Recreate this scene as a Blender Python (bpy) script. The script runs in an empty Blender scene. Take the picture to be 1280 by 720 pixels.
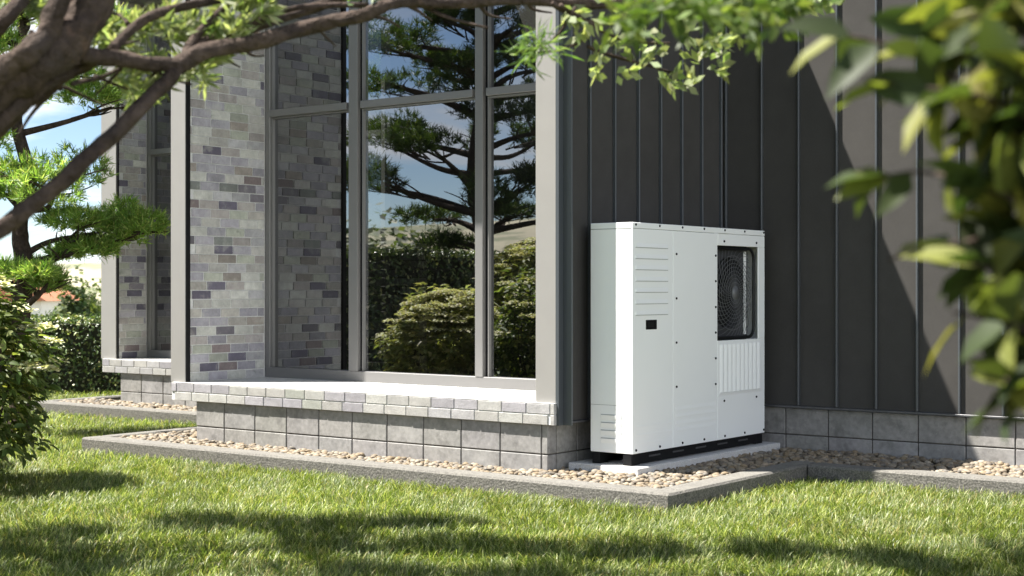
import bpy, math, random
import numpy as np
R = math.radians
# ------------------------------------------------------------------ camera
H = 1.15                                   # eye height above the lawn
YAW = 36.9
SC = bpy.context.scene
cam_d = bpy.data.cameras.new('camera'); cam = bpy.data.objects.new('camera', cam_d)
SC.collection.objects.link(cam); SC.camera = cam
cam.location = (0, 0, H); cam.rotation_euler = (R(90), 0, R(YAW))
cam_d.sensor_width = 36; cam_d.lens = 36 * 1855 / 1280
cam_d.shift_y = 1.0 / 1280
cam_d.clip_start = 0.05; cam_d.clip_end = 3000
cam_d.dof.use_dof = True; cam_d.dof.focus_distance = 8.6
cam_d.dof.aperture_fstop = cam_d.lens / 11.0
# ------------------------------------------------------------------ light
SUN_H = np.array([-.789, -.614]); SUN_EL = 60.6
w = bpy.data.worlds.new('World'); SC.world = w; w.use_nodes = True
nt = w.node_tree; N = nt.nodes; LK = nt.links; N.clear()
out = N.new('ShaderNodeOutputWorld'); bg = N.new('ShaderNodeBackground')
sky = N.new('ShaderNodeTexSky'); sky.sky_type = 'NISHITA'; sky.sun_disc = False
sky.sun_elevation = R(SUN_EL); sky.sun_rotation = math.atan2(SUN_H[0], SUN_H[1]) % (2 * math.pi)
sky.air_density = 1.0; sky.dust_density = .6; sky.ozone_density = 1.5; sky.altitude = 2500
bg.inputs['Strength'].default_value = .05
tc = N.new('ShaderNodeTexCoord'); sep = N.new('ShaderNodeSeparateXYZ'); LK.new(tc.outputs['Generated'], sep.inputs[0])
ad = N.new('ShaderNodeMath'); ad.operation = 'MAXIMUM'; ad.inputs[1].default_value = .0; LK.new(sep.outputs[2], ad.inputs[0])
ad2 = N.new('ShaderNodeMath'); ad2.inputs[1].default_value = .13; LK.new(ad.outputs[0], ad2.inputs[0])
dvx = N.new('ShaderNodeMath'); dvx.operation = 'DIVIDE'; LK.new(sep.outputs[0], dvx.inputs[0]); LK.new(ad2.outputs[0], dvx.inputs[1])
dvy = N.new('ShaderNodeMath'); dvy.operation = 'DIVIDE'; LK.new(sep.outputs[1], dvy.inputs[0]); LK.new(ad2.outputs[0], dvy.inputs[1])
cmb = N.new('ShaderNodeCombineXYZ'); LK.new(dvx.outputs[0], cmb.inputs[0]); LK.new(dvy.outputs[0], cmb.inputs[1])
cmb.inputs[2].default_value = 3.7
no = N.new('ShaderNodeTexNoise'); no.inputs['Scale'].default_value = .9; no.inputs['Detail'].default_value = 7
no.inputs['Roughness'].default_value = .55; no.inputs['Distortion'].default_value = .3; LK.new(cmb.outputs[0], no.inputs['Vector'])
rp = N.new('ShaderNodeValToRGB'); rp.color_ramp.elements[0].position = .49; rp.color_ramp.elements[1].position = .62
LK.new(no.outputs['Fac'], rp.inputs[0])
mx = N.new('ShaderNodeMix'); mx.data_type = 'RGBA'; LK.new(rp.outputs[0], mx.inputs['Factor'])
LK.new(sky.outputs[0], mx.inputs['A'])
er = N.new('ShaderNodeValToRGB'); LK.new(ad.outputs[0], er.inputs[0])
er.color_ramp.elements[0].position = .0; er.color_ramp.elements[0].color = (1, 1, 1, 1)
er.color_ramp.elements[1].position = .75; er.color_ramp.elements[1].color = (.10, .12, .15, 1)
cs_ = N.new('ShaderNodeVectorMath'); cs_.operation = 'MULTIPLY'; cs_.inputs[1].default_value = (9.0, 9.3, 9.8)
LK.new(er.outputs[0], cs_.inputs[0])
bk = N.new('ShaderNodeMapRange'); LK.new(sep.outputs[0], bk.inputs[0])      # unseen eastern clouds brightened and thickened, added to fill the shaded faces
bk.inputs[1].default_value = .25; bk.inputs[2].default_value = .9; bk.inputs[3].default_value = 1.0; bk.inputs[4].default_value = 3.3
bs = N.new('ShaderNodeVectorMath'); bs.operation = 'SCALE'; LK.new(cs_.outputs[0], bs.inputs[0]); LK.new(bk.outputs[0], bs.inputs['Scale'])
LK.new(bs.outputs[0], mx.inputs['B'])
b2_ = N.new('ShaderNodeMapRange'); LK.new(sep.outputs[0], b2_.inputs[0]); b2_.inputs[1].default_value = .1; b2_.inputs[2].default_value = .8; b2_.inputs[4].default_value = .08
ac = N.new('ShaderNodeMath'); LK.new(no.outputs['Fac'], ac.inputs[0]); LK.new(b2_.outputs[0], ac.inputs[1]); LK.new(ac.outputs[0], rp.inputs[0])
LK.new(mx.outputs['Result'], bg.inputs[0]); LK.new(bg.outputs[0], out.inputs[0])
sd = bpy.data.lights.new('sun', 'SUN'); sun = bpy.data.objects.new('sun', sd); SC.collection.objects.link(sun)
sd.energy = 5.0; sd.angle = R(.53); sd.color = (1, .955, .88)
ce = math.cos(R(SUN_EL)); tow = (SUN_H[0] * ce, SUN_H[1] * ce, math.sin(R(SUN_EL)))
from mathutils import Vector
sun.rotation_euler = Vector(tow).to_track_quat('Z', 'Y').to_euler(); sun.location = (-8, -6, 20)
SC.view_settings.view_transform = 'Standard'; SC.view_settings.look = 'None'
SC.view_settings.exposure = 1.8; SC.view_settings.gamma = 1
SC.render.engine = 'CYCLES'
SC.cycles.max_bounces = 8; SC.cycles.transparent_max_bounces = 12

# ------------------------------------------------------------------ helpers
th = R(YAW); FW = np.array([-math.sin(th), math.cos(th)]); RT = np.array([math.cos(th), math.sin(th)])
def P(px, py, d):
    """a point from a bearing measured in the photo and its own distance in metres"""
    g = FW * d + RT * (px - 640) / 1855 * d
    return np.array([g[0], g[1], H - (py - 361) / 1855 * d])
def W(fwd, right, z):
    g = FW * fwd + RT * right
    return np.array([g[0], g[1], z])
rng = np.random.default_rng(7)

def tag(o, label=None, cat=None, group=None, kind=None):
    if label: o['label'] = label
    if cat: o['category'] = cat
    if group: o['group'] = group
    if kind: o['kind'] = kind
    return o
def thing(name, loc, label, cat, group=None):
    o = bpy.data.objects.new(name, None); SC.collection.objects.link(o); o.location = tuple(float(v) for v in loc)
    o.empty_display_size = .1
    return tag(o, label, cat, group)
def link(name, me, m, parent=None):
    o = bpy.data.objects.new(name, me); SC.collection.objects.link(o)
    if m: me.materials.append(m)
    if parent is not None:
        o.parent = parent
        bpy.context.view_layer.update()
        r = parent; off = Vector((0, 0, 0))
        while r is not None: off += r.location; r = r.parent
        me.transform(__import__('mathutils').Matrix.Translation(-off))
    return o
def npmesh(name, V, F, cols=None, smooth=False):
    """V (n,3), F list of arrays (k,3)/(k,4); cols per face, same order"""
    me = bpy.data.meshes.new(name)
    V = np.asarray(V, float); nl = sum(f.size for f in F); nf = sum(len(f) for f in F)
    me.vertices.add(len(V)); me.vertices.foreach_set('co', V.ravel())
    me.loops.add(nl); me.loops.foreach_set('vertex_index', np.concatenate([f.ravel() for f in F]).astype(np.int32))
    tot = np.concatenate([np.full(len(f), f.shape[1]) for f in F]); st = np.concatenate([[0], np.cumsum(tot)[:-1]])
    me.polygons.add(nf); me.polygons.foreach_set('loop_start', st.astype(np.int32)); me.polygons.foreach_set('loop_total', tot.astype(np.int32))
    if smooth: me.polygons.foreach_set('use_smooth', np.ones(nf, bool))
    me.update(calc_edges=True)
    if cols is not None:
        a = me.color_attributes.new('Col', 'FLOAT_COLOR', 'CORNER')
        c = np.ones((nf, 4)); c[:, :3] = cols
        a.data.foreach_set('color', np.repeat(c, tot, axis=0).ravel())
    return me
class MB:
    def __init__(s): s.v = []; s.f = []; s.c = []; s.n = 0
    def add(s, V, F, col=(1, 1, 1)):
        V = np.asarray(V, float); s.v.append(V)
        for f in F: s.f.append(tuple(i + s.n for i in f)); s.c.append(col)
        s.n += len(V); return s
    def box(s, x0, x1, y0, y1, z0, z1, col=(1, 1, 1), b=0):
        if b <= 0:
            V = [(x, y, z) for x in (x0, x1) for y in (y0, y1) for z in (z0, z1)]
            return s.add(V, [(0, 1, 3, 2), (4, 6, 7, 5), (0, 4, 5, 1), (2, 3, 7, 6), (0, 2, 6, 4), (1, 5, 7, 3)], col)
        X = (x0, x1); Y = (y0, y1); Z = (z0, z1); V = []; idx = {}
        for i in (0, 1):
            for j in (0, 1):
                for k in (0, 1):
                    sx, sy, sz = (b, -b)[i], (b, -b)[j], (b, -b)[k]
                    for ax in range(3):
                        p = [X[i] + sx, Y[j] + sy, Z[k] + sz]; p[ax] = (X[i], Y[j], Z[k])[ax]
                        idx[i, j, k, ax] = len(V); V.append(p)
        F = []
        for ax in range(3):
            o1, o2 = [a for a in range(3) if a != ax]
            for e in (0, 1):
                q = []
                for (a, c) in ((0, 0), (1, 0), (1, 1), (0, 1)):
                    t = [0, 0, 0]; t[ax] = e; t[o1] = a; t[o2] = c; q.append(idx[t[0], t[1], t[2], ax])
                if (e == 1) != (ax != 1): q = q[::-1]
                F.append(q)
        for ax in range(3):           # edge along ax
            o1, o2 = [a for a in range(3) if a != ax]
            for a in (0, 1):
                for c in (0, 1):
                    q = []
                    for (e, w_) in ((0, o1), (1, o1), (1, o2), (0, o2)):
                        t = [0, 0, 0]; t[ax] = e; t[o1] = a; t[o2] = c; q.append(idx[t[0], t[1], t[2], w_])
                    F.append(q)
        for i in (0, 1):
            for j in (0, 1):
                for k in (0, 1): F.append([idx[i, j, k, a] for a in range(3)])
        # fix orientation
        Vn = np.array(V); cen = Vn.mean(0)
        G = []
        for q in F:
            p = Vn[list(q)]; nrm = np.cross(p[1] - p[0], p[2] - p[0])
            G.append(tuple(q) if nrm @ (p.mean(0) - cen) > 0 else tuple(q[::-1]))
        return s.add(V, G, col)
    def tube(s, pts, rad, n=8, col=(1, 1, 1), cap=True, wob=0):
        pts = np.asarray(pts, float); m = len(pts); rad = np.broadcast_to(rad, (m,)).astype(float)
        T = np.gradient(pts, axis=0); T /= np.linalg.norm(T, axis=1)[:, None] + 1e-12
        up = np.array([0, 0, 1.]) if abs(T[0, 2]) < .9 else np.array([1., 0, 0])
        u = np.cross(T[0], up); u /= np.linalg.norm(u); V = []
        for i in range(m):
            u = u - T[i] * (u @ T[i]); u /= np.linalg.norm(u); v = np.cross(T[i], u)
            for k in range(n):
                a = 2 * math.pi * k / n; r = rad[i] * (1 + (wob * math.sin(3 * a + i * .9) + wob * (rng.random() - .5) if wob else 0))
                V.append(pts[i] + r * (math.cos(a) * u + math.sin(a) * v))
        F = [(i * n + k, i * n + (k + 1) % n, (i + 1) * n + (k + 1) % n, (i + 1) * n + k) for i in range(m - 1) for k in range(n)]
        if cap: F += [tuple(range(n))[::-1], tuple((m - 1) * n + k for k in range(n))]
        return s.add(V, F, col)
    def cyl(s, c, r, a0, a1, ax=0, n=16, col=(1, 1, 1)):
        c = np.array(c, float); p0 = c.copy(); p1 = c.copy(); p0[ax] = a0; p1[ax] = a1
        return s.tube([p0, p1], r, n, col)
    def build(s, name, m, parent=None, smooth=False):
        me = bpy.data.meshes.new(name)
        me.from_pydata([tuple(v) for v in np.concatenate(s.v)], [], s.f)
        a = me.color_attributes.new('Col', 'FLOAT_COLOR', 'CORNER')
        tot = np.array([len(f) for f in s.f]); c = np.ones((len(s.f), 4)); c[:, :3] = np.array(s.c)[:, :3]
        a.data.foreach_set('color', np.repeat(c, tot, axis=0).ravel())
        if smooth: me.polygons.foreach_set('use_smooth', np.ones(len(s.f), bool))
        me.update()
        return link(name, me, m, parent)
def spline(pts, n=6):
    p = np.asarray(pts, float); out = []
    for i in range(len(p) - 1):
        p0 = p[max(i - 1, 0)]; p1 = p[i]; p2 = p[i + 1]; p3 = p[min(i + 2, len(p) - 1)]
        for k in range(n):
            t = k / n
            out.append(.5 * ((2 * p1) + (-p0 + p2) * t + (2 * p0 - 5 * p1 + 4 * p2 - p3) * t * t + (-p0 + 3 * p1 - 3 * p2 + p3) * t ** 3))
    out.append(p[-1]); return np.array(out)

# ------------------------------------------------------------------ materials
def mat(name, col=(.5, .5, .5), rough=.6, metal=0, spec=.5, attr=False, noise=None, bump=None, transl=0, mott=None, coat=0):
    """noise=(scale, amount) brightness mottling; bump=(scale, strength); mott=list of (scale, lo, hi, colour, amount)"""
    m = bpy.data.materials.new(name); m.use_nodes = True; t = m.node_tree; n = t.nodes; l = t.links
    b = n['Principled BSDF']; b.inputs['Roughness'].default_value = rough; b.inputs['Metallic'].default_value = metal
    b.inputs['Specular IOR Level'].default_value = spec; b.inputs['Coat Weight'].default_value = coat
    co = n.new('ShaderNodeTexCoord')
    cur = n.new('ShaderNodeRGB'); cur.outputs[0].default_value = (*col, 1); cur = cur.outputs[0]
    if attr:
        a = n.new('ShaderNodeAttribute'); a.attribute_name = 'Col'
        k = n.new('ShaderNodeMix'); k.data_type = 'RGBA'; k.blend_type = 'MULTIPLY'; k.inputs['Factor'].default_value = 1
        l.new(cur, k.inputs['A']); l.new(a.outputs['Color'], k.inputs['B']); cur = k.outputs['Result']
    if noise:
        for sc, am in (noise if isinstance(noise[0], tuple) else (noise,)):
            z = n.new('ShaderNodeTexNoise'); z.inputs['Scale'].default_value = sc; z.inputs['Detail'].default_value = 5
            l.new(co.outputs['Object'], z.inputs['Vector'])
            q = n.new('ShaderNodeMapRange'); q.inputs[1].default_value = .3; q.inputs[2].default_value = .7
            q.inputs[3].default_value = 1 - am; q.inputs[4].default_value = 1 + am; l.new(z.outputs['Fac'], q.inputs[0])
            k = n.new('ShaderNodeVectorMath'); k.operation = 'SCALE'; l.new(cur, k.inputs[0]); l.new(q.outputs[0], k.inputs['Scale']); cur = k.outputs[0]
    if mott:
        for sc, lo, hi, c2, am in mott:
            z = n.new('ShaderNodeTexNoise'); z.inputs['Scale'].default_value = sc; z.inputs['Detail'].default_value = 6; z.inputs['Roughness'].default_value = .65
            l.new(co.outputs['Object'], z.inputs['Vector'])
            q = n.new('ShaderNodeMapRange'); q.inputs[1].default_value = lo; q.inputs[2].default_value = hi
            q.inputs[3].default_value = 0; q.inputs[4].default_value = am; l.new(z.outputs['Fac'], q.inputs[0])
            k = n.new('ShaderNodeMix'); k.data_type = 'RGBA'; l.new(q.outputs[0], k.inputs['Factor'])
            l.new(cur, k.inputs['A']); k.inputs['B'].default_value = (*c2, 1); cur = k.outputs['Result']
    l.new(cur, b.inputs['Base Color'])
    if bump:
        prev = None
        for sc, am, dist in (bump if isinstance(bump[0], tuple) else (bump,)):
            z = n.new('ShaderNodeTexNoise'); z.inputs['Scale'].default_value = sc; z.inputs['Detail'].default_value = 6
            l.new(co.outputs['Object'], z.inputs['Vector'])
            bu = n.new('ShaderNodeBump'); bu.inputs['Strength'].default_value = am; bu.inputs['Distance'].default_value = dist
            l.new(z.outputs['Fac'], bu.inputs['Height'])
            if prev: l.new(prev, bu.inputs['Normal'])
            prev = bu.outputs[0]
        l.new(prev, b.inputs['Normal'])
    if transl:
        tr = n.new('ShaderNodeBsdfTranslucent'); k = n.new('ShaderNodeVectorMath'); k.operation = 'MULTIPLY'
        k.inputs[1].default_value = (1.5, 1.6, .7); l.new(cur, k.inputs[0]); l.new(k.outputs[0], tr.inputs[0])
        ms = n.new('ShaderNodeMixShader'); ms.inputs[0].default_value = transl
        l.new(b.outputs[0], ms.inputs[1]); l.new(tr.outputs[0], ms.inputs[2]); l.new(ms.outputs[0], n['Material Output'].inputs[0])
    return m
M = {}
M['brick'] = mat('glazed brick', (1, 1, 1), .5, attr=True, noise=((14, .16), (55, .10)), bump=((60, .25, .003), (16, .15, .004)),
                 mott=[(7, .56, .70, (.42, .42, .37), .55), (11, .62, .72, (.13, .16, .12), .5)])
M['sillbrick'] = mat('pale sill brick', (1, 1, 1), .7, attr=True, noise=((20, .12), (90, .1)), bump=((80, .5, .003), (25, .3, .004)))
M['mortar'] = mat('pale mortar', (.58, .58, .575), .9, noise=(40, .1), bump=(120, .3, .002))
M['block'] = mat('concrete block', (.235, .228, .22), .85, attr=True, noise=((6, .12), (35, .16)), bump=((90, .35, .002), (20, .25, .003)),
                 mott=[(9, .52, .68, (.10, .095, .09), .6), (3, .55, .7, (.34, .33, .315), .5), (26, .58, .7, (.36, .35, .33), .45)])
M['joint'] = mat('dark joint', (.06, .055, .05), .95)
M['clad'] = mat('anthracite standing seam metal', (.060, .057, .054), .6, metal=.0, spec=.06, noise=((1.3, .08), (9, .05), (60, .03)), bump=(2.2, .06, .02))
M['seam'] = mat('anthracite seam', (.06, .067, .075), .35, spec=.6)
M['post'] = mat('warm grey coated aluminium', (.26, .25, .24), .45, spec=.5, noise=(5, .03))
M['frame'] = mat('grey window frame', (.165, .162, .16), .35, spec=.6, noise=(5, .03))
M['black'] = mat('black rubber', (.006, .006, .007), .6, spec=.2)
M['flash'] = mat('dark flashing', (.10, .10, .105), .4, metal=.5, noise=(20, .2))
M['white'] = mat('white powder coat', (.86, .87, .865), .38, spec=.45, noise=(3, .012), bump=(160, .03, .0006))
M['darkm'] = mat('dark grille plastic', (.008, .0085, .009), .45, spec=.3)
M['plate'] = mat('fan plate', (.045, .046, .05), .5)
M['wire'] = mat('grille wire', (.13, .133, .138), .4, spec=.5)
M['slab'] = mat('light granite slab', (.50, .495, .49), .9, noise=((150, .22), (30, .08)), bump=(140, .4, .002))
M['kerb'] = mat('weathered concrete kerb', (.145, .138, .124), .92, noise=((60, .22), (7, .12), (170, .2)), bump=((75, .9, .006), (200, .5, .003)),
                mott=[(5, .55, .7, (.16, .15, .13), .5)])
def kerb_mat(m):
    t = m.node_tree; n = t.nodes; l = t.links; b = n['Principled BSDF']; src = b.inputs['Base Color'].links[0].from_socket
    g = n.new('ShaderNodeNewGeometry'); sp = n.new('ShaderNodeSeparateXYZ'); l.new(g.outputs['True Normal'], sp.inputs[0])
    q = n.new('ShaderNodeMapRange'); q.inputs[1].default_value = .6; q.inputs[2].default_value = .9; l.new(sp.outputs[2], q.inputs[0])
    v = n.new('ShaderNodeTexVoronoi'); v.inputs['Scale'].default_value = 130; co = n.new('ShaderNodeTexCoord'); l.new(co.outputs['Object'], v.inputs['Vector'])
    rp_ = n.new('ShaderNodeValToRGB'); l.new(v.outputs['Color'], rp_.inputs[0]); rp_.color_ramp.elements[0].color = (.085, .080, .072, 1); rp_.color_ramp.elements[0].position = .3
    rp_.color_ramp.elements[1].color = (.17, .16, .142, 1); rp_.color_ramp.elements[1].position = .8
    k = n.new('ShaderNodeMix'); k.data_type = 'RGBA'; l.new(q.outputs[0], k.inputs['Factor']); l.new(rp_.outputs[0], k.inputs['A']); l.new(src, k.inputs['B']); l.new(k.outputs['Result'], b.inputs['Base Color'])
kerb_mat(M['kerb'])
M['pebble'] = mat('river pebble', (1, 1, 1), .7, attr=True, noise=(60, .15))
M['soil'] = mat('dark soil', (.06, .05, .04), .95, noise=(20, .3))
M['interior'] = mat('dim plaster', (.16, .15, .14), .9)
M['roof'] = mat('flat roof felt', (.15, .15, .15), .9)
M['leaf'] = mat('leaf', (1, 1, 1), .55, spec=.35, attr=True, transl=.38)
M['hleaf'] = mat('hedge leaf', (1, 1, 1), .35, spec=.6, attr=True, transl=.2)
M['needle'] = mat('needle', (1, 1, 1), .5, spec=.35, attr=True, transl=.42)
M['grass'] = mat('grass blade', (1, 1, 1), .42, spec=.45, attr=True, transl=.38)
M['bark'] = mat('flaking bark', (.058, .043, .035), .9, spec=.12, noise=((9, .35), (45, .3)), bump=((22, 1.0, .035), (80, .8, .010)),
                mott=[(6, .55, .68, (.055, .045, .04), .7), (13, .6, .7, (.17, .105, .075), .5)])
M['flower'] = mat('cream florets', (1, 1, 1), .7, attr=True, transl=.2)
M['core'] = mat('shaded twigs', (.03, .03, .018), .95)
M['render'] = mat('white render', (.75, .74, .71), .9, noise=(2, .04))
M['tile'] = mat('red roof tile', (.42, .17, .09), .8, noise=(9, .2))
def glass():
    m = bpy.data.materials.new('coated window glass'); m.use_nodes = True; t = m.node_tree; n = t.nodes; l = t.links
    for x in list(n): n.remove(x)
    o = n.new('ShaderNodeOutputMaterial'); tr = n.new('ShaderNodeBsdfTransparent'); tr.inputs[0].default_value = (.22, .23, .22, 1)
    g = n.new('ShaderNodeBsdfGlossy'); g.inputs['Roughness'].default_value = .004; g.inputs[0].default_value = (.95, .97, 1, 1)
    fr = n.new('ShaderNodeFresnel'); fr.inputs['IOR'].default_value = 3.15
    c = n.new('ShaderNodeTexCoord'); z = n.new('ShaderNodeTexNoise'); z.inputs['Scale'].default_value = .9; z.inputs['Detail'].default_value = 1
    l.new(c.outputs['Object'], z.inputs['Vector']); bu = n.new('ShaderNodeBump'); bu.inputs['Strength'].default_value = .03; bu.inputs['Distance'].default_value = .02
    l.new(z.outputs['Fac'], bu.inputs['Height']); l.new(bu.outputs[0], g.inputs['Normal'])
    ms = n.new('ShaderNodeMixShader'); l.new(fr.outputs[0], ms.inputs[0]); l.new(tr.outputs[0], ms.inputs[1]); l.new(g.outputs[0], ms.inputs[2]); l.new(ms.outputs[0], o.inputs[0])
    return m
M['glass'] = glass()
def ground_mat():
    m = mat('lawn soil', (.075, .085, .03), .95, noise=((2, .2), (30, .35)), bump=(60, .6, .01)); return m
M['ground'] = ground_mat()
M['hill'] = mat('dry hillside', (.30, .27, .19), .95, noise=((.02, .12), (.2, .1)), mott=[(.045, .5, .56, (.10, .12, .06), .7)])

# ------------------------------------------------------------------ terrain
def hillh(az):   # height profile round the horizon (az measured from +y towards -x)
    return 9 + 4 * math.sin(2 * az + 1.0) + 2.5 * math.sin(5 * az + .4) + 1.2 * math.sin(11 * az) + 9 * max(0, math.cos(az - R(143))) ** 2
NA = 180
rad = [0, 24, 28, 34, 42, 60, 110, 180, 230, 280, 330, 380, 600, 1500]
V = [(0, 0, -.03)]; F3 = []; F4 = []
for r in rad[1:]:
    for k in range(NA):
        a = 2 * math.pi * k / NA; hz = hillh(a)
        z = -.03 if r <= 24 else -.03 - 2.57 * min(1, (r - 24) / 22)
        if r > 180: z = -2.6 + (hz + 2.6) * (min(1, (r - 180) / 150)) + (.8 * math.sin(r * .1 + 9 * a))
        if r >= 600: z = hz - 6
        V.append((-r * math.sin(a), r * math.cos(a), z))
for k in range(NA): F3.append((0, 1 + k, 1 + (k + 1) % NA))
g0 = np.array([f for f in F3]); q = []
for i in range(len(rad) - 2):
    for k in range(NA):
        a = 1 + i * NA; b_ = a + NA; k2 = (k + 1) % NA; q.append((a + k, b_ + k, b_ + k2, a + k2))
q = np.array(q); ncut = NA * 4
tag(link('ground', npmesh('ground', V, [g0, q[:ncut]], smooth=True), M['ground']), kind='structure')
hm = npmesh('hills', np.array(V), [q[ncut:]], smooth=True)
tag(link('hills', hm, M['hill']), kind='structure')

# ------------------------------------------------------------------ the house
YA, ZS, ZB = 7.178, .470, .337
PAL = [(.40, .395, .41), (.35, .34, .375), (.43, .42, .40), (.31, .30, .335), (.385, .40, .345), (.45, .45, .42), (.355, .33, .32), (.50, .50, .47), (.375, .36, .40), (.42, .40, .37)]
PALD = [(.13, .12, .16), (.15, .14, .16), (.20, .185, .21), (.22, .18, .18), (.29, .26, .235), (.19, .20, .19)]
def bcol(dark=.16):
    c = np.array(random.choice(PALD if random.random() < dark else PAL)); return tuple(c * random.uniform(.80, 1.10))
random.seed(11)
def brick_face(mb, axis, plane, a0, a1, z0, z1, thick=.02, L=.186, hh=.0665, g=.0075, dark=.16, colf=bcol):
    """courses of real bricks standing `thick` proud; axis 'x' = wall whose face looks to +x, runs in y"""
    n = round((z1 - z0) / hh); hh = (z1 - z0) / n
    for i in range(n):
        off = (i % 2) * L * .5 + random.uniform(-.35, .35) * L; a = a0 - off
        while a < a1:
            s0 = max(a, a0) + g / 2; s1 = min(a + L, a1) - g / 2
            if s1 - s0 > .012:
                zz0, zz1 = z0 + i * hh + g / 2, z0 + (i + 1) * hh - g / 2; p = plane + random.uniform(-.0015, .0015)
                c = colf(dark)
                if axis == 'x': mb.box(p - thick, p, s0, s1, zz0, zz1, c, .0025)
                else: mb.box(s0, s1, p, p + thick, zz0, zz1, c, .0025)
            a += L
house = thing('house', (-6.8, 9.2, 0), 'modern house with dark standing seam cladding, grey brick window bays and a block plinth', 'house')
TOP = 4.07
# --- bay A: alcove brick reveal
mb = MB(); brick_face(mb, 'x', -8.391, 7.245, 8.0, ZS, 3.95)
wa = mb.build('brick_wall', M['brick'], house)
wa['label'] = 'grey mottled brick side wall of the near window recess'
MB().box(-8.50, -8.397, 7.24, 8.05, ZS, 3.95).build('mortar', M['mortar'], wa)
mb = MB(); brick_face(mb, 'x', -11.688, 9.215, 9.552, ZS, 3.95)
wb = mb.build('brick_wall', M['brick'], house); wb['label'] = 'grey brick side wall of the far window recess'
MB().box(-11.80, -11.694, 9.21, 9.62, ZS, 3.95).build('mortar', M['mortar'], wb)
MB().box(-8.535, -8.5, 7.26, 9.2, .354, TOP - .01).build('side_wall', M['clad'], house)
MB().box(-11.93, -11.80, 9.26, 15.5, .354, TOP - .01).build('side_wall', M['clad'], house)
mb = MB(); brick_face(mb, 'x', -5.232, 7.3, 8.0, ZS, 3.95); mb.box(-5.234, -5.10, 7.25, 8.4, ZS, 3.95)
mb.build('recess_wall', M['mortar'], house)
# ceilings and roofs
MB().box(-8.53, -5.06, 7.205, 9.21, 3.95, TOP - .002).box(-11.92, -8.54, 9.21, 16, 3.95, TOP - .002).box(-5.05, 4.0, 9.22, 16, 3.95, TOP - .002).build('roof', M['roof'], house)
MB().box(-8.54, -5.045, 7.195, 7.215, 3.90, TOP + .01, b=.003).box(-5.047, -5.03, 7.216, 9.2, 3.98, TOP + .01).build('parapet', M['clad'], house)
# --- posts
def post(x0, x1, y0, y1, label):
    o = MB().box(x0, x1, y0, y1, ZS, 3.9, b=.003).build('corner_post', M['post'], house); o['label'] = label
post(-8.540, -8.378, 7.203, 7.236, 'left grey post of the near window bay')
post(-5.232, -5.082, 7.203, 7.250, 'right grey corner post of the near window bay')
post(-11.925, -11.695, 9.19, 9.222, 'grey post of the far window bay')
MB().box(-8.5, -8.386, 7.2365, 7.244, ZS + .004, 3.9).box(-8.377, -8.374, 7.206, 7.246, ZS + .001, 3.9).build('post_trim', M['black'], house)
MB().box(-11.694, -11.68, 9.196, 9.214, ZS + .001, 3.9).build('post_trim', M['black'], house)
# --- sills
def sill(x0, x1, y0, y1, label):
    mb = MB(); cf = lambda d: tuple(np.array(random.choice([(.60, .585, .56), (.56, .545, .55), (.52, .50, .53), (.63, .62, .585), (.48, .49, .44), (.58, .56, .53), (.46, .44, .47)])) * .56 * random.uniform(.9, 1.08))
    brick_face(mb, 'y', y0, x0 + .002, x1 - .03, ZB, ZS - .004, .05, g=.005, colf=cf)
    zz = (ZB + ZS - .004) / 2
    for a, b2 in ((ZB, zz), (zz, ZS - .004)):
        mb.box(x1 - .028, x1, y0, y0 + .07, a + .002, b2 - .002, (.34, .33, .315), .0025)
    # top course of flat bricks
    x = x0
    while x < x1:
        e = min(x + .186, x1); mb.box(x + .001, e - .001, y0 + .001, y1, ZS - .0038, ZS, tuple(np.array((.55, .545, .53)) * random.uniform(.97, 1.03)), .0006); x += .186
    o = mb.build('window_sill', M['sillbrick'], house); o['label'] = label
    MB().box(x0 + .004, x1 - .004, y0 + .006, y1, ZB + .004, ZS - .005).build('mortar', M['mortar'], o)
sill(-8.506, -5.078, YA, 8.02, 'pale brick sill of the near window bay')
sill(-11.88, -8.56, 9.165, 9.60, 'pale brick sill of the far window bay')
# --- windows
def window(y, x0, x1, mull, name_label, ztop=3.95, gl=None):
    wd = MB()
    wd.box(x0, x1, y, y + .07, ZS, .547, b=.003)                        # bottom rail
    wd.box(x0, x1, y, y + .07, ztop - .07, ztop, b=.003)
    wd.box(x0, x0 + .05, y, y + .07, .547, ztop - .07, b=.003)
    wd.box(x1 - .05, x1, y, y + .07, .547, ztop - .07, b=.003)
    fr = wd.build('window', M['frame'], house); fr['label'] = name_label
    cols = [x0 + .05] + [v for m_ in mull for v in m_] + [x1 - .05]
    for i, (a, b2) in enumerate(mull):
        MB().box(a, b2 - .024, y - .004, y + .066, .547, ztop - .07, b=.002).build('mullion', M['frame'], fr)
        MB().box(b2 - .023, b2 - .001, y + .03, y + .06, .549, ztop - .072).build('seal', M['black'], fr)
    for i in range(0, len(cols), 2):
        a, b2 = cols[i], cols[i + 1]
        MB().box(a + .001, b2 - .026 if i + 2 < len(cols) else b2 - .001, y - .002, y + .064, 2.470, 2.523, b=.002).build('transom', M['frame'], fr)
        for (z0, z1) in ((.547, 2.468), (2.525, ztop - .07)):
            MB().box(a, b2, y + .02, y + .045, z1 - .012, z1 - .002).build('glazing_bead', M['frame'], fr)
            MB().box(a + .002, a + .012, y + .020, y + .05, z0 + .002, z1 - .014).build('glazing_bead', M['frame'], fr)
            tilt = (gl or [0, .0, 0])[i // 2]
            yy = y + .048; dx = (b2 - a) * math.tan(tilt)
            V = [(a, yy, z0), (b2, yy + dx, z0), (b2, yy + dx, z1), (a, yy, z1)]
            V2 = [(p[0], p[1] + .006, p[2]) for p in V]
            MB().add(V, [(0, 1, 2, 3)]).build('glass_pane', M['glass'], fr)
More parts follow.
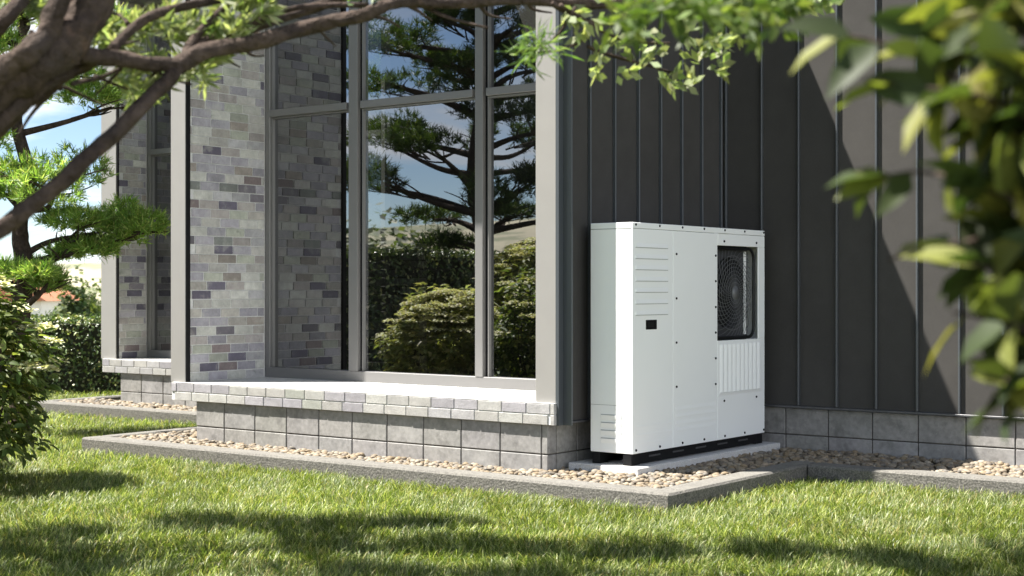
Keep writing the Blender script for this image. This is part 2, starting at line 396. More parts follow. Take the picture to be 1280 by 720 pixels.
window(8.003, -8.391, -5.232, [(-7.509, -7.397), (-6.325, -6.234)], 'tall grey framed window of the near bay', gl=[0, R(-.55), R(-.3)])
window(9.556, -11.688, -8.54, [(-10.8, -10.69), (-9.6, -9.5)], 'grey framed window of the far bay')
# room behind the glass
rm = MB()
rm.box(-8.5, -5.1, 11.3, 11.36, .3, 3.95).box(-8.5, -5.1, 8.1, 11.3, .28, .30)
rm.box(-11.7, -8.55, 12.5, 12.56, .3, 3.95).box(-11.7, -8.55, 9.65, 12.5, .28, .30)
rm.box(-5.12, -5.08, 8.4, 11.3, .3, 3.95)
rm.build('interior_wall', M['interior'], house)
mb = MB(); brick_face(mb, 'y', 8.62, -7.92, -7.36, .31, 1.5, .1, dark=.3)
mb.build('interior_brick_wall', M['brick'], house)['label'] = 'low brick wall seen dimly through the near window'
# --- cladding
def seam_wall_x(X, y0, y1, seams, z0, z1):     # looks to +x
    m_ = MB().box(X - .06, X, y0, y1, z0, z1).build('cladding_wall', M['clad'], house)
    for s in seams: MB().box(X + .0005, X + .024, s - .006, s + .006, z0 + .002, z1 - .002, b=.002).build('standing_seam', M['seam'], m_)
    return m_
def seam_wall_y(Y, x0, x1, seams, z0, z1):     # looks to -y
    m_ = MB().box(x0, x1, Y, Y + .06, z0, z1).build('cladding_wall', M['clad'], house)
    for s in seams: MB().box(s - .006, s + .006, Y - .024, Y - .0005, z0 + .002, z1 - .002, b=.002).build('standing_seam', M['seam'], m_)
    return m_
seam_wall_x(-5.051, 7.262, 9.2, [7.498, 7.776, 8.054, 8.327, 8.597, 8.865, 9.131], .360, 3.97)['label'] = 'dark seamed side wall of the window bay beside the heat pump'
seam_wall_y(9.2, -5.05, 4.0, [-5.028 + .277 * k for k in range(32)], .360, 3.97)['label'] = 'long dark seamed wall right of the heat pump'
MB().box(-5.082, -5.0, 7.2505, 7.2615, ZB + .001, 3.96).box(-5.10, -5.062, 7.2035, 7.25, ZB + .001, 3.96).build('corner_trim', M['seam'], house)
MB().box(-5.10, -5.030, 7.2625, 9.17, .345, .3585, b=.002).box(-5.03, 4.0, 9.172, 9.21, .345, .3585, b=.002).build('base_flashing', M['flash'], house)
# --- plinths of concrete blocks
def blocks(axis, plane, cuts, label):
    mb = MB(); core = MB()
    for a, b2 in zip(cuts[:-1], cuts[1:]):
        for z0, z1 in ((-.04, .159), (.159, .343)):
            c = random.uniform(.9, 1.08); c = (c, c * random.uniform(.985, 1.01), c * random.uniform(.96, 1.02))
            p = plane + random.uniform(-.001, .001)
            if axis == 'y': mb.box(a + .0035, b2 - .0035, p, p + .09, z0 + .0035, z1 - .0035, c, .004)
            else: mb.box(p - .09, p, a + .0035, b2 - .0035, z0 + .0035, z1 - .0035, c, .004)
    o = mb.build('plinth', M['block'], house); o['label'] = label
    if axis == 'y': core.box(cuts[0] + .01, cuts[-1] - .01, plane + .006, plane + .3, -.05, .335)
    else: core.box(plane - .3, plane - .006, cuts[0] + .01, cuts[-1] - .01, -.05, .335)
    core.build('mortar', M['joint'], o)
ca = [.9935 * v for v in [-8.32, -8.02, -7.706, -7.392, -7.083, -6.776, -6.467, -6.155, -5.845, -5.537, -5.224, -5.174]]
blocks('y', 7.205, ca, 'block plinth under the near window bay')
blocks('x', ca[-1], [7.2965, 7.51] + [7.82 + .3125 * k for k in range(5)], 'block plinth under the bay side wall')
blocks('y', 9.215, [-5.2 + (.0)] + [-4.898 + .3125 * k for k in range(29)], 'block plinth under the long dark wall')
blocks('y', 9.19, [-11.63 + .3125 * k for k in range(11)], 'block plinth under the far window bay')
MB().box(ca[0], ca[0] + .09, 7.2965, 9.15, -.04, .343).build('plinth_side', M['block'], house)
MB().box(-11.63, -11.54, 9.285, 15, -.04, .343).build('plinth_side', M['block'], house)

# ------------------------------------------------------------------ kerbs and pebbles
KT = .072; KW = .165
def kerb(segs):
    mb = MB()
    for s in segs: mb.box(*s, -.13, KT, b=.012)
    me = mb.build('kerb', M['kerb']); tag(me, kind='structure'); return me
kerb([(-8.97, -4.02, 6.735, 6.735 + KW),
      (-8.97, -8.97 + .13, 6.735 + KW + .001, 8.61),
      (-4.02 - KW, -4.02, 6.735 + KW + .001, 8.36 + KW),
      (-4.019, 4.0, 8.36, 8.36 + KW)])
kerb([(-12.25, -8.54, 8.62, 8.62 + .15), (-12.25, -12.12, 8.771, 15)])
tag(MB().box(-8.84, -4.18, 6.9, 9.3, -.06, .022).box(-4.185, 4, 8.52, 9.3, -.06, .0215).box(-12.12, -8.5, 8.76, 9.5, -.06, .0218).build('soil_bed', M['soil']), kind='structure')
def ico():
    t = (1 + 5 ** .5) / 2
    v = [(-1, t, 0), (1, t, 0), (-1, -t, 0), (1, -t, 0), (0, -1, t), (0, 1, t), (0, -1, -t), (0, 1, -t), (t, 0, -1), (t, 0, 1), (-t, 0, -1), (-t, 0, 1)]
    v = [np.array(p) / np.linalg.norm(p) for p in v]
    f = [(0, 11, 5), (0, 5, 1), (0, 1, 7), (0, 7, 10), (0, 10, 11), (1, 5, 9), (5, 11, 4), (11, 10, 2), (10, 7, 6), (7, 1, 8), (3, 9, 4), (3, 4, 2), (3, 2, 6), (3, 6, 8), (3, 8, 9), (4, 9, 5), (2, 4, 11), (6, 2, 10), (8, 6, 7), (9, 8, 1)]
    g = []; cache = {}
    def mid(a, b):
        k = (min(a, b), max(a, b))
        if k not in cache: p = v[a] + v[b]; v.append(p / np.linalg.norm(p)); cache[k] = len(v) - 1
        return cache[k]
    for a, b, c in f:
        x, y, z = mid(a, b), mid(b, c), mid(c, a); g += [(a, x, z), (b, y, x), (c, z, y), (x, y, z)]
    return np.array(v), np.array(g)
IV, IF = ico()
PC = np.array([.47, .445, .40]) * np.array([(.44, .36, .26), (.50, .42, .33), (.36, .30, .23), (.52, .47, .40), (.28, .24, .20), (.42, .33, .22), (.33, .31, .29), (.56, .50, .42)])
def pebbles(name, rects, dens, seed, s0=.020, s1=.033):
    r = np.random.default_rng(seed); Vs = []; Fs = []; Cs = []; n = 0
    for (x0, x1, y0, y1, zb, zr) in rects:
        k = int((x1 - x0) * (y1 - y0) * dens)
        for _ in range(k):
            x = r.uniform(x0, x1); y = r.uniform(y0, y1); s = r.uniform(s0, s1)
            sc = np.array([s, s * r.uniform(.65, .9), s * r.uniform(.45, .65)]); a = r.uniform(0, 6.28)
            v = IV * sc * (1 + .09 * np.sin(IV[:, [1, 2, 0]] * 3 + r.uniform(0, 6, 3))); ti = r.uniform(-.35, .35)
            v = np.c_[v[:, 0], v[:, 1] * math.cos(ti) - v[:, 2] * math.sin(ti), v[:, 1] * math.sin(ti) + v[:, 2] * math.cos(ti)]
            v = np.c_[v[:, 0] * math.cos(a) - v[:, 1] * math.sin(a), v[:, 0] * math.sin(a) + v[:, 1] * math.cos(a), v[:, 2]] + (x, y, zb + r.uniform(0, zr))
            Vs.append(v); Fs.append(IF + n); n += len(v); Cs.append(np.repeat((PC[r.integers(len(PC))] * r.uniform(.75, 1.1))[None], len(IF), 0))
    me = npmesh(name, np.concatenate(Vs), [np.concatenate(Fs)], np.concatenate(Cs), True)
    return tag(link(name, me, M['pebble']), kind='stuff')
o = pebbles('gravel', [(-8.83, -4.2, 6.89, 7.25, .03, .034), (-8.83, -8.33, 7.25, 8.6, .03, .034), (-5.17, -4.2, 7.25, 9.2, .03, .036), (-4.2, -1.6, 8.52, 9.21, .03, .038)], 1450, 3, .017, .029)
tag(o, 'tan river pebbles filling the bed between kerb and house plinth', 'gravel')
o = pebbles('gravel', [(-12.1, -8.55, 8.76, 9.24, .03, .034)], 900, 5, .024, .036)
tag(o, 'sunlit tan pebbles in the far bed under the left window bay', 'gravel')

# ------------------------------------------------------------------ slab + heat pump
PX1 = -4.60
tag(MB().box(-5.10, PX1, 7.355, 9.17, -.02, .104, b=.006).build('base_slab', M['slab']),
    'low grey granite slab on pebbles carrying the white heat pump', 'slab')
UX, UY, UZ, UW, UH, UD = -4.676, 7.412, .175, 1.671, 1.368, .30
pump = thing('heat_pump', (UX - UD / 2, UY + UW / 2, .104), 'large white outdoor heat pump with a dark fan grille on a stone slab', 'heat pump')
def uv(u, v, w=0): return (UX + w, UY + u, UZ + v)
fo = (1.019, 1.581, .640, 1.255)      # fan opening
mb = MB(); q = .006
# casing: back, left, right, top, bottom
mb.box(UX - UD, UX - .012, UY, UY + .012, UZ, UZ + UH, b=.003)
mb.box(UX - UD, UX - .012, UY + UW - .012, UY + UW, UZ, UZ + UH, b=.003)
mb.box(UX - UD, UX - UD + .012, UY + .0125, UY + UW - .0125, UZ, UZ + UH, b=.002)
mb.box(UX - UD + .013, UX - .012, UY + .0125, UY + UW - .0125, UZ + UH - .014, UZ + UH - .001, b=.002)
mb.box(UX - UD + .013, UX - .012, UY + .0125, UY + UW - .0125, UZ, UZ + .01)
mb.build('casing', M['white'], pump)
MB().box(UX - UD + .02, UX - .0135, UY + .014, UY + 1.0, UZ + .02, UZ + UH - .03).build('inner_wall', M['darkm'], pump)
fp = MB()
def fbox(u0, u1, v0, v1, w0=-.0115, w1=0, b=.0025, col=(1, 1, 1)): fp.box(UX + w0, UX + w1, UY + u0, UY + u1, UZ + v0, UZ + v1, col, b)
TB = 1.333
fbox(0, .4605, 0, TB - .002); fbox(.4635, fo[0] - .001, 0, TB - .002)
fbox(fo[0], UW, fo[3], TB - .002); fbox(fo[0], UW, 0, fo[2]); fbox(fo[1], UW, fo[2] + .0005, fo[3] - .0005)
fp.build('front_panel', M['white'], pump)
fp = MB(); fbox(0, UW, TB, UH, -.0115, .0012); fp.build('top_rail', M['white'], pump)
# embossed louvres: wedges
def wedge(mb, u0, u1, v, h, dpt, face='f'):
    # flush at bottom, proud at the top edge
    if face == 'f': T = lambda u, vv, w: (UX + w, UY + u, UZ + vv)
    else: T = lambda u, vv, w: (UX + u, UY - w, UZ + vv)
    V = [T(u0, v - h, .0005), T(u1, v - h, .0005), T(u1 - .004, v, dpt), T(u0 + .004, v, dpt), T(u0, v, .0), T(u1, v, .0), T(u0, v - h, 0), T(u1, v - h, 0)]
    Fs = [(0, 1, 2, 3), (3, 2, 5, 4), (0, 3, 4, 6), (1, 7, 5, 2)]
    mb.add(V, Fs)
lv = MB()
for v in (1.224, 1.158, 1.092, 1.025, .958, .889, .823):
    lv = MB(); wedge(lv, .03, .40, v - .002, -.024, .0065); lv.build('louvre', M['white'], pump)
lv = MB()
for v in (.228, .185, .14, .10): wedge(lv, .49, 1.0, v, -.022, .0035)
for v in (.255, .205, .155): wedge(lv, .03, .44, v - .1, -.010, .0022)
lv.build('pressed_ribs', M['white'], pump)
lv = MB()
for v in (.222, .175, .129, .082):
    lv = MB(); wedge(lv, -.225, -.078, v, .028, .006, 's'); lv.build('side_louvre', M['white'], pump)
MB().box(UX - UD + .002, UX - .013, UY - .0008, UY + .001, UZ + .282, UZ + .2835).build('panel_seam', M['flash'], pump)
MB().box(UX - UD + .002, UX - .013, UY - .0008, UY + .001, UZ + TB - .003, UZ + TB).build('panel_seam', M['flash'], pump)
lv = MB()   # vertical corrugation under the fan
n_ = 10; u0, u1 = 1.045, 1.615
for k in range(n_):
    a = u0 + (u1 - u0) * k / n_; wd = (u1 - u0) / n_
    c_ = [(a + wd * t, .0005 + .011 * math.sin(math.pi * t) ** 1) for t in np.linspace(0, .8, 7)]
    V = [(UX + w_, UY + u_, UZ + z_) for (u_, w_) in c_ for z_ in (.305, .615)]
    lv.add(V, [(2 * i, 2 * i + 2, 2 * i + 3, 2 * i + 1) for i in range(6)] + [tuple(2 * i for i in range(7))[::-1], tuple(2 * i + 1 for i in range(7))])
wedge(lv, 1.03, 1.625, .302, .018, .006)
lv.build('corrugated_vent', M['white'], pump)
sc = MB()
SCR = [(.031 + .2703 * k, 1.355) for k in range(7)] + [(.499, 1.189), (.499, .916), (.499, .644), (.501, .372), (.991, 1.188), (.991, 1.024), (.991, .858), (.991, .694), (.991, .529), (.991, .364), (1.104, 1.283), (1.549, 1.283), (1.104, .249), (1.549, .25)] + [(.033 + .27 * k, .021) for k in range(7)]
for (u, v) in SCR:
    s_ = MB(); w1 = .0055
    s_.tube([(UX + .0005, UY + u, UZ + v), (UX + w1, UY + u, UZ + v), (UX + w1 + .002, UY + u, UZ + v)], [.0075, .0072, .004], 10)
    s_.build('screw', M['black'], pump)
M['louvre_shade'] = mat('painted louvre shade', (.38, .385, .39), .6)  # grey for thin strips that paint the shade lines along the louvres
for v in (1.224, 1.158, 1.092, 1.025, .958, .889, .823): MB().box(UX - .001, UX + .0016, UY + .03, UY + .40, UZ + v - .0062, UZ + v - .0025).build('louvre_shade_line', M['louvre_shade'], pump)
for v in (.222, .175, .129, .082): MB().box(UX - .225, UX - .078, UY - .0016, UY + .001, UZ + v + .0005, UZ + v + .0055).build('louvre_shade_line', M['louvre_shade'], pump)
dp = MB().box(UX - .004, UX + .002, UY + .145, UY + .270, UZ + .731, UZ + .789, b=.002).build('display', M['black'], pump)
MB().box(UX + .0021, UX + .0032, UY + .160, UY + .235, UZ + .745, UZ + .775).build('display_window', M['darkm'], dp)
# fan recess
BX = UX - .165; fc = (1.30, .948); fr_ = .238
fs = MB()
fs.box(UX - .16, UX - .0125, UY + fo[0] - .012, UY + fo[0] - .001, UZ + fo[2] - .01, UZ + fo[3] + .01)
fs.box(UX - .16, UX - .0125, UY + fo[0] - .001, UY + fo[1] + .05, UZ + fo[2] - .022, UZ + fo[2] - .011)
fs.box(UX - .16, UX - .0125, UY + fo[0] - .001, UY + fo[1] + .05, UZ + fo[3] + .011, UZ + fo[3] + .022)
fan = fs.build('fan_housing', M['darkm'], pump)
# back plate with a round hole
n_ = 48; V = []; Fq = []
for k in range(n_):
    a = 2 * math.pi * k / n_; c_, s_ = math.cos(a), math.sin(a)
    V.append((UX - .075, UY + fc[0] + fr_ * c_, UZ + fc[1] + fr_ * s_))
    L_ = min((fo[1] - fc[0] - .012) / max(abs(c_), 1e-6), (.33) / max(abs(s_), 1e-6)); L_ = max(L_, fr_ + .002)
    V.append((UX - .078, UY + fc[0] + L_ * c_, UZ + fc[1] + L_ * s_))
    V.append((UX - .15, UY + fc[0] + fr_ * c_, UZ + fc[1] + fr_ * s_))
for k in range(n_):
    j = (k + 1) % n_; Fq += [(3 * k, 3 * k + 1, 3 * j + 1, 3 * j), (3 * k, 3 * j, 3 * j + 2, 3 * k + 2)]
MB().add(V, Fq).build('fan_ring', M['plate'], fan)
MB().box(UX - .16, UX - .152, UY + fo[0], UY + fo[1] + .04, UZ + fo[2] - .01, UZ + fo[3] + .01).build('fan_back', M['black'], fan)
bl = MB()
for k in range(5):
    a0 = k * 2 * math.pi / 5; V = []; Fq = []
    for i, t in enumerate(np.linspace(.05, .225, 6)):
        for j, s_ in enumerate((-.5, 0, .5)):
            a = a0 + s_ * 1.0 + (t * 2.2); V.append((UX - .125 + .05 * s_, UY + fc[0] + t * math.cos(a), UZ + fc[1] + t * math.sin(a)))
    for i in range(5):
        for j in range(2): Fq.append((3 * i + j, 3 * i + j + 1, 3 * i + 4 + j, 3 * i + 3 + j))
    bl.add(V, Fq)
bl.cyl((0, UY + fc[0], UZ + fc[1]), .06, UX - .14, UX - .10)
bl.build('fan_blades', M['darkm'], fan, True)
gr = MB(); GX = UX - .022
def gp(r, a): return (GX - .030 * (r / .3) ** 2, UY + fc[0] + r * math.cos(a), UZ + fc[1] + r * math.sin(a))
for r_ in np.linspace(.045, .245, 9): gr.tube([gp(r_, a) for a in np.linspace(0, 2 * math.pi, 49)], .0017, 5, cap=False)
for k in range(36):
    pts = []
    for r_ in np.linspace(.04, .36, 20):
        a = k * 2 * math.pi / 36 - (r_ / .30) * 1.15; p = gp(min(r_, .33), a)
        if p[1] - UY < fo[0] + .004 or p[1] - UY > fo[1] - .012 or p[2] - UZ < fo[2] + .012 or p[2] - UZ > fo[3] - .012: break
        pts.append(p)
    if len(pts) > 2: gr.tube(pts, .0016, 5, cap=False)
gr.cyl((0, UY + fc[0], UZ + fc[1]), .042, GX - .006, GX + .003, n=28)
gr.build('fan_grille', M['wire'], fan, True)
# rounded frame of the grille
rf = MB(); cx0, cx1, cz0, cz1 = fo[0] + .004, fo[1] - .012, fo[2] + .014, fo[3] - .014; rr = .07; pts = []
for (cx, cz, a0) in ((cx1 - rr, cz1 - rr, 0), (cx0 + rr, cz1 - rr, 90), (cx0 + rr, cz0 + rr, 180), (cx1 - rr, cz0 + rr, 270)):
    for a in range(0, 91, 15): pts.append((UX - .03, UY + cx + rr * math.cos(R(a0 + a)), UZ + cz + rr * math.sin(R(a0 + a))))
pts.append(pts[0]); rf.tube(pts, .010, 8, cap=False)
rf.build('grille_frame', M['darkm'], fan, True)
MB().box(UX - .07, UX - .066, UY + fo[1] - .085, UY + fo[1] - .05, UZ + fo[2] + .03, UZ + fo[3] - .03).build('inner_strip', M['white'], fan)
# feet and base rails
ft = MB()
for y0 in (UY + .03, UY + UW - .13):
    for x0 in (UX - .245, UX - .072 - .0):
        pass
for (x0, x1) in ((UX - .072, UX - .012), (UX - UD + .01, UX - UD + .062)):
    mb = MB(); mb.box(x0, x1, UY + .004, UY + .10, .1045, UZ - .001, b=.002)
    mb.box(x0, x1, UY + UW - .11, UY + UW - .01, .1045, UZ - .001, b=.002)
    mb.box(x0 + .01, x1 - .002, UY + .101, UY + UW - .111, .112, UZ - .002)
    rl = mb.build('foot_rail', M['black'], pump)
    for k in range(5):
        yy = UY + .2 + .28 * k; MB().box(x1 - .0015, x1 + .001, yy, yy + .13, .142, .152).build('rail_slot', M['flash'], rl)

# ------------------------------------------------------------------ vegetation tools
def unit(v): return v / (np.linalg.norm(v, axis=-1, keepdims=True) + 1e-9)
def rdir(n, r, up=0.):
    d = r.normal(size=(n, 3)); d[:, 2] += up; return unit(d)
def leaves(c, d, nrm, L, Wd, col, shape='leaf', fold=.25):
    """c base points, d directions, nrm approx normals; returns V, F(list), colours"""
    n = len(c); s = unit(np.cross(d, nrm)); nn = unit(np.cross(s, d)); L = np.broadcast_to(L, n)[:, None]; Wd = np.broadcast_to(Wd, n)[:, None]
    if shape == 'needle':
        V = np.stack([c - s * Wd / 2, c + s * Wd / 2, c + d * L + s * Wd * .15, c + d * L - s * Wd * .15], 1).reshape(-1, 3)
        F = [np.arange(4 * n).reshape(n, 4)]; C = col
    elif shape == 'diamond':
        V = np.stack([c, c + d * L * .5 + s * Wd / 2, c + d * L, c + d * L * .5 - s * Wd / 2], 1).reshape(-1, 3)
        F = [np.arange(4 * n).reshape(n, 4)]; C = col
    else:
        f = nn * Wd * fold; droop = -nn * L * .12
        V = np.stack([c, c + d * L * .3 + s * Wd * .46 + f, c + d * L * .68 + s * Wd * .36 + f + droop * .4, c + d * L + droop,
                      c + d * L * .68 - s * Wd * .36 + f + droop * .4, c + d * L * .3 - s * Wd * .46 + f, c + d * L * .35, c + d * L * .7 + droop * .3], 1).reshape(-1, 3)
        b = (np.arange(n) * 8)[:, None]
        tri = np.concatenate([b + [0, 6, 1], b + [0, 5, 6], b + [2, 7, 3], b + [7, 4, 3]]); quad = np.concatenate([b + [1, 6, 7, 2], b + [6, 5, 4, 7]])
        F = [tri, quad]; C = np.concatenate([col, col, col, col, col, col])
    return V, F, C
def lmesh(name, parts, m, parent):
    n = 0; Vs = []; T = []; Q = []; CT = []; CQ = []
    for V, F, C in parts:
        k = 0
        for f in F:
            (T if f.shape[1] == 3 else Q).append(f + n); (CT if f.shape[1] == 3 else CQ).append(C[k:k + len(f)]); k += len(f)
        Vs.append(V); n += len(V)
    F = []; C = []
    if T: F.append(np.concatenate(T)); C += CT
    if Q: F.append(np.concatenate(Q)); C += CQ
    return link(name, npmesh(name, np.concatenate(Vs), F, np.concatenate(C)), m, parent)
def jcol(base, n, r, v=.25, h=.12, alt=None, pa=.2):
    c = np.repeat(np.array(base)[None], n, 0)
    if alt is not None: k = r.random(n) < pa; c[k] = alt
    c = c * r.uniform(1 - v, 1 + v, (n, 1)) * r.uniform(1 - h, 1 + h, (n, 3)); return c

def hedge(name, a, b, h, dep, label, lsize=.045, dens=1500, cols=((.07, .11, .03), (.32, .34, .15))):  # second colour paints sun glints into a quarter of the leaves
    a = np.array(a, float); b = np.array(b, float); L = np.linalg.norm(b - a); t = (b - a) / L; nv = np.array([-t[1], t[0]]); r = np.random.default_rng(int(L * 100))
    o = thing(name, (*(a + b) / 2, 0), label, 'hedge')
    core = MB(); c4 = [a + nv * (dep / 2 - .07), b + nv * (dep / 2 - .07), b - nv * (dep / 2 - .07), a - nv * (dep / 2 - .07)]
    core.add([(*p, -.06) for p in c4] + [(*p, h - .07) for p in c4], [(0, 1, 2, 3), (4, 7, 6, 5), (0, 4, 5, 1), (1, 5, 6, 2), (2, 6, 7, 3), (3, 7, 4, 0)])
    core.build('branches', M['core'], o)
    parts = []
    for kind, area in (('f', L * h), ('b', L * h), ('t', L * dep), ('e', dep * h), ('g', dep * h)):
        n = int(area * dens); u = r.uniform(-.5, .5, n); v = r.random(n); off = r.normal(0, .028, n)
        if kind in 'fb':
            sg = 1 if kind == 'f' else -1; w = sg * (dep / 2 - .03 + off)
            pos = np.c_[(a + b)[None] / 2 + t * (u * L)[:, None] + nv * w[:, None], v * h]; nb = np.r_[nv * sg, .35]
        elif kind == 't': pos = np.c_[(a + b)[None] / 2 + t * (u * L)[:, None] + nv * ((v - .5) * dep)[:, None], h - .03 + off]; nb = np.array([0, 0, 1.])
        else:
            sg = 1 if kind == 'e' else -1; pos = np.c_[(a + b)[None] / 2 + t * (sg * (L / 2 - .03 + off))[:, None] + nv * (u * dep)[:, None], v * h]; nb = np.r_[t * sg, .3]
        nr = unit(nb + r.normal(0, .55, (n, 3))); d = unit(np.cross(nr, rdir(n, r)))
        parts.append(leaves(pos, d, nr, lsize * r.uniform(.7, 1.3, n), lsize * .62 * r.uniform(.7, 1.2, n), jcol(cols[0], n, r, .4, .1, cols[1], .25), 'leaf'))
    lmesh('foliage', parts, M['hleaf'], o); return o

def umbels(cs, rads, r, m, o):
    parts = []
    for c, ra in zip(cs, rads):
        n = 90; a = r.uniform(0, 6.28, n); q = np.sqrt(r.random(n)) * ra
        pos = np.c_[c[0] + q * np.cos(a), c[1] + q * np.sin(a), c[2] + .25 * ra * (1 - (q / ra) ** 2)]
        nr = unit(np.array([0, 0, 1.]) + r.normal(0, .35, (n, 3))); d = unit(np.cross(nr, rdir(n, r)))
        parts.append(leaves(pos, d, nr, .032, .030, jcol((.60, .58, .38), n, r, .15, .06), 'diamond'))
    lmesh('flower_head', parts, m, o)
def shrub(loc, rx, ry, h, label, nl, seed, lsize=.075, fl=40, cols=((.055, .075, .02), (.16, .17, .06)), name='shrub', group=None):
    r = np.random.default_rng(seed); o = thing(name, loc, label, 'shrub', group); x, y, z = loc
    st = MB(); tips = []
    for k in range(16):
        a = r.uniform(0, 6.28); e = np.array([x + rx * .75 * math.cos(a) * r.uniform(.3, 1), y + ry * .75 * math.sin(a) * r.uniform(.3, 1), h * r.uniform(.6, .95)])
        b = np.array([x + .1 * math.cos(a), y + .1 * math.sin(a), -.06]); mpt = (b + e) / 2 + [.1 * math.cos(a), .1 * math.sin(a), .12]
        st.tube(spline([b, mpt, e], 5), np.linspace(.012, .004, 11), 5)
    st.build('stem', M['bark'], o)
    n = nl; dd = rdir(n, r); q = r.uniform(.62, 1.03, n) ** .6
    lump = 1 + .13 * np.sin(dd[:, 0] * 5 + seed) + .13 * np.sin(dd[:, 1] * 6 + 2 * seed) + .1 * np.sin(dd[:, 2] * 9)
    pos = np.c_[x + dd[:, 0] * rx * q * lump, y + dd[:, 1] * ry * q * lump, h * .52 + dd[:, 2] * h * .48 * q * lump]
    pos = pos[pos[:, 2] > .03]; n = len(pos); cen = np.array([x, y, h * .35]); ou = unit(pos - cen)
    nr = unit(ou * .6 + [0, 0, .9] + r.normal(0, .4, (n, 3))); d = unit(np.cross(np.cross(nr, ou + r.normal(0, .6, (n, 3))), nr))
    V = leaves(pos, d, nr, lsize * r.uniform(.6, 1.25, n), lsize * .42 * r.uniform(.7, 1.2, n), jcol(cols[0], n, r, .35, .1, cols[1], .3), 'leaf')
    lmesh('foliage', [V], M['leaf'], o)
    if fl:
        a = r.uniform(0, 6.28, fl); ph = r.uniform(.05, 1.55, fl)
        cs = np.c_[x + rx * 1.03 * np.cos(a) * np.sin(ph), y + ry * 1.03 * np.sin(a) * np.sin(ph), h * .53 + h * .5 * np.cos(ph)]
        umbels(cs, r.uniform(.06, .13, fl), r, M['flower'], o)
    return o

def pad(c, rx, ry, rz, nt, r, nl=.065, nw=.006, per=16, col=(.07, .13, .02), alt=(.16, .22, .05)):
    """a layered pine pad: tufts of needles over a flattened dome"""
    d = rdir(nt, r); d[:, 2] = np.abs(d[:, 2]) * r.choice([1, 1, 1, -.35], nt); q = r.uniform(.3, 1, nt) ** .45
    p = np.array(c) + d * np.array([rx, ry, rz]) * q[:, None]
    p = np.repeat(p, per, 0); n = len(p); up = unit(np.repeat(unit(d * [1, 1, .6] + [0, 0, .9]), per, 0) * .75 + r.normal(0, .55, (n, 3)))
    return leaves(p + r.normal(0, .012, (n, 3)), up, rdir(n, r), nl * r.uniform(.6, 1.2, n), nw, jcol(col, n, r, .35, .12, alt, .25), 'needle'), np.array(c)

def pine(name, base, trunk, pads, label, seed, nt=150, rad0=.11, nl=.07, nw=.007, group=None, colr=((.17, .27, .06), (.44, .52, .19)), per=16, sub=4):
    r = np.random.default_rng(seed); o = thing(name, base, label, 'tree', group)
    tp = spline(trunk, 6); MB().tube(tp, np.linspace(rad0, rad0 * .3, len(tp)), 10, wob=.10).build('trunk', M['bark'], o, True)
    br = MB(); parts = []
    for (c, rx, rz) in pads:
        c = np.array(c, float); i = np.argmin(np.abs(tp[:, 2] - (c[2] - .15 - .12 * np.linalg.norm(c[:2] - tp[-1][:2])))); s = tp[i]
        mid = (s + c) / 2 + [0, 0, -.02] + r.normal(0, .05, 3); e = c + [0, 0, -.04]
        br.tube(spline([s, mid, e], 5), np.linspace(rad0 * .36, .012, 11), 6)
        for k in range(sub + 3):
            a = r.uniform(0, 6.28); t_ = e + [math.cos(a) * rx * .8, math.sin(a) * rx * .8, r.uniform(0, rz * .5)]
            m2 = s + (e - s) * r.uniform(.5, .9); br.tube(spline([m2, (m2 + t_) / 2 + r.normal(0, .03, 3), t_], 4), np.linspace(.012, .004, 9), 5)
        for k in range(sub):
            a = r.uniform(0, 6.28); cc = c + [math.cos(a) * rx * .5, math.sin(a) * rx * .5, r.normal(0, rz * .25)]
            parts.append(pad(cc, rx * .58, rx * .58, rz * .75, nt // sub, r, nl, nw, per, *colr)[0])
    br.build('branches', M['bark'], o, True); lmesh('crown', parts, M['needle'], o); return o

# ------------------------------------------------------------------ hedges, shrubs and garden trees
A = P(-260, 487, 17)[:2]; B = P(240, 487, 17)[:2]
hedge('hedge', A, B, .82, .7, 'low clipped hedge behind the far left window bay', dens=1300)
hedge('hedge', (-12.4, 5.0), (-12.4, -6.5), 1.62, .8, 'tall clipped hedge mirrored in the near window', dens=700, lsize=.06)
CL = ((.22, .23, .09), (.46, .45, .24))
shrub((-7.93, 5.05, 0), .54, .54, 1.22, 'leafy shrub with flat cream flower heads at the left edge of the lawn', 4200, 3, lsize=.085, fl=26, cols=((.07, .10, .025), (.22, .25, .08)))
shrub((-9.15, 5.05, 0), .56, .56, 1.08, 'rounded shrub with cream flower heads mirrored in the middle pane', 5200, 4, fl=120, lsize=.095, cols=CL)
shrub((-8.75, 3.95, 0), .70, .70, 1.6, 'taller shrub with cream flower heads mirrored in the right pane', 5600, 5, fl=120, lsize=.095, cols=CL)
# pruned pine left of the house
D = 12.0; b0 = P(24, 560, D); b0[2] = -.06
tr = [b0, P(26, 420, D), P(30, 330, D), P(24, 280, D), P(34, 220, D), P(20, 140, D), P(30, 60, D), P(10, -60, D)]
pd = [(P(70, 222, D - .3), .52, .34), (P(5, 235, D), .42, .3), (P(120, 285, D + .1), .42, .17), (P(178, 288, D + .2), .34, .22), (P(92, 310, D), .34, .12),
      (P(60, 95, D), .50, .28), (P(140, 128, D + .2), .40, .14), (P(0, 70, D + .3), .5, .3), (P(-60, 180, D), .5, .3), (P(30, 10, D), .55, .3), (P(100, 40, D + .3), .4, .25),
      (P(-60, 20, D), .6, .3), (P(20, -90, D), .6, .35), (P(60, 348, D - .2), .26, .10), (P(15, 345, D), .3, .12)]
pine('pine_tree', b0, tr, pd, 'cloud pruned pine with bright green pads left of the house', 21, nt=190, rad0=.09, nl=.075, nw=.0095)
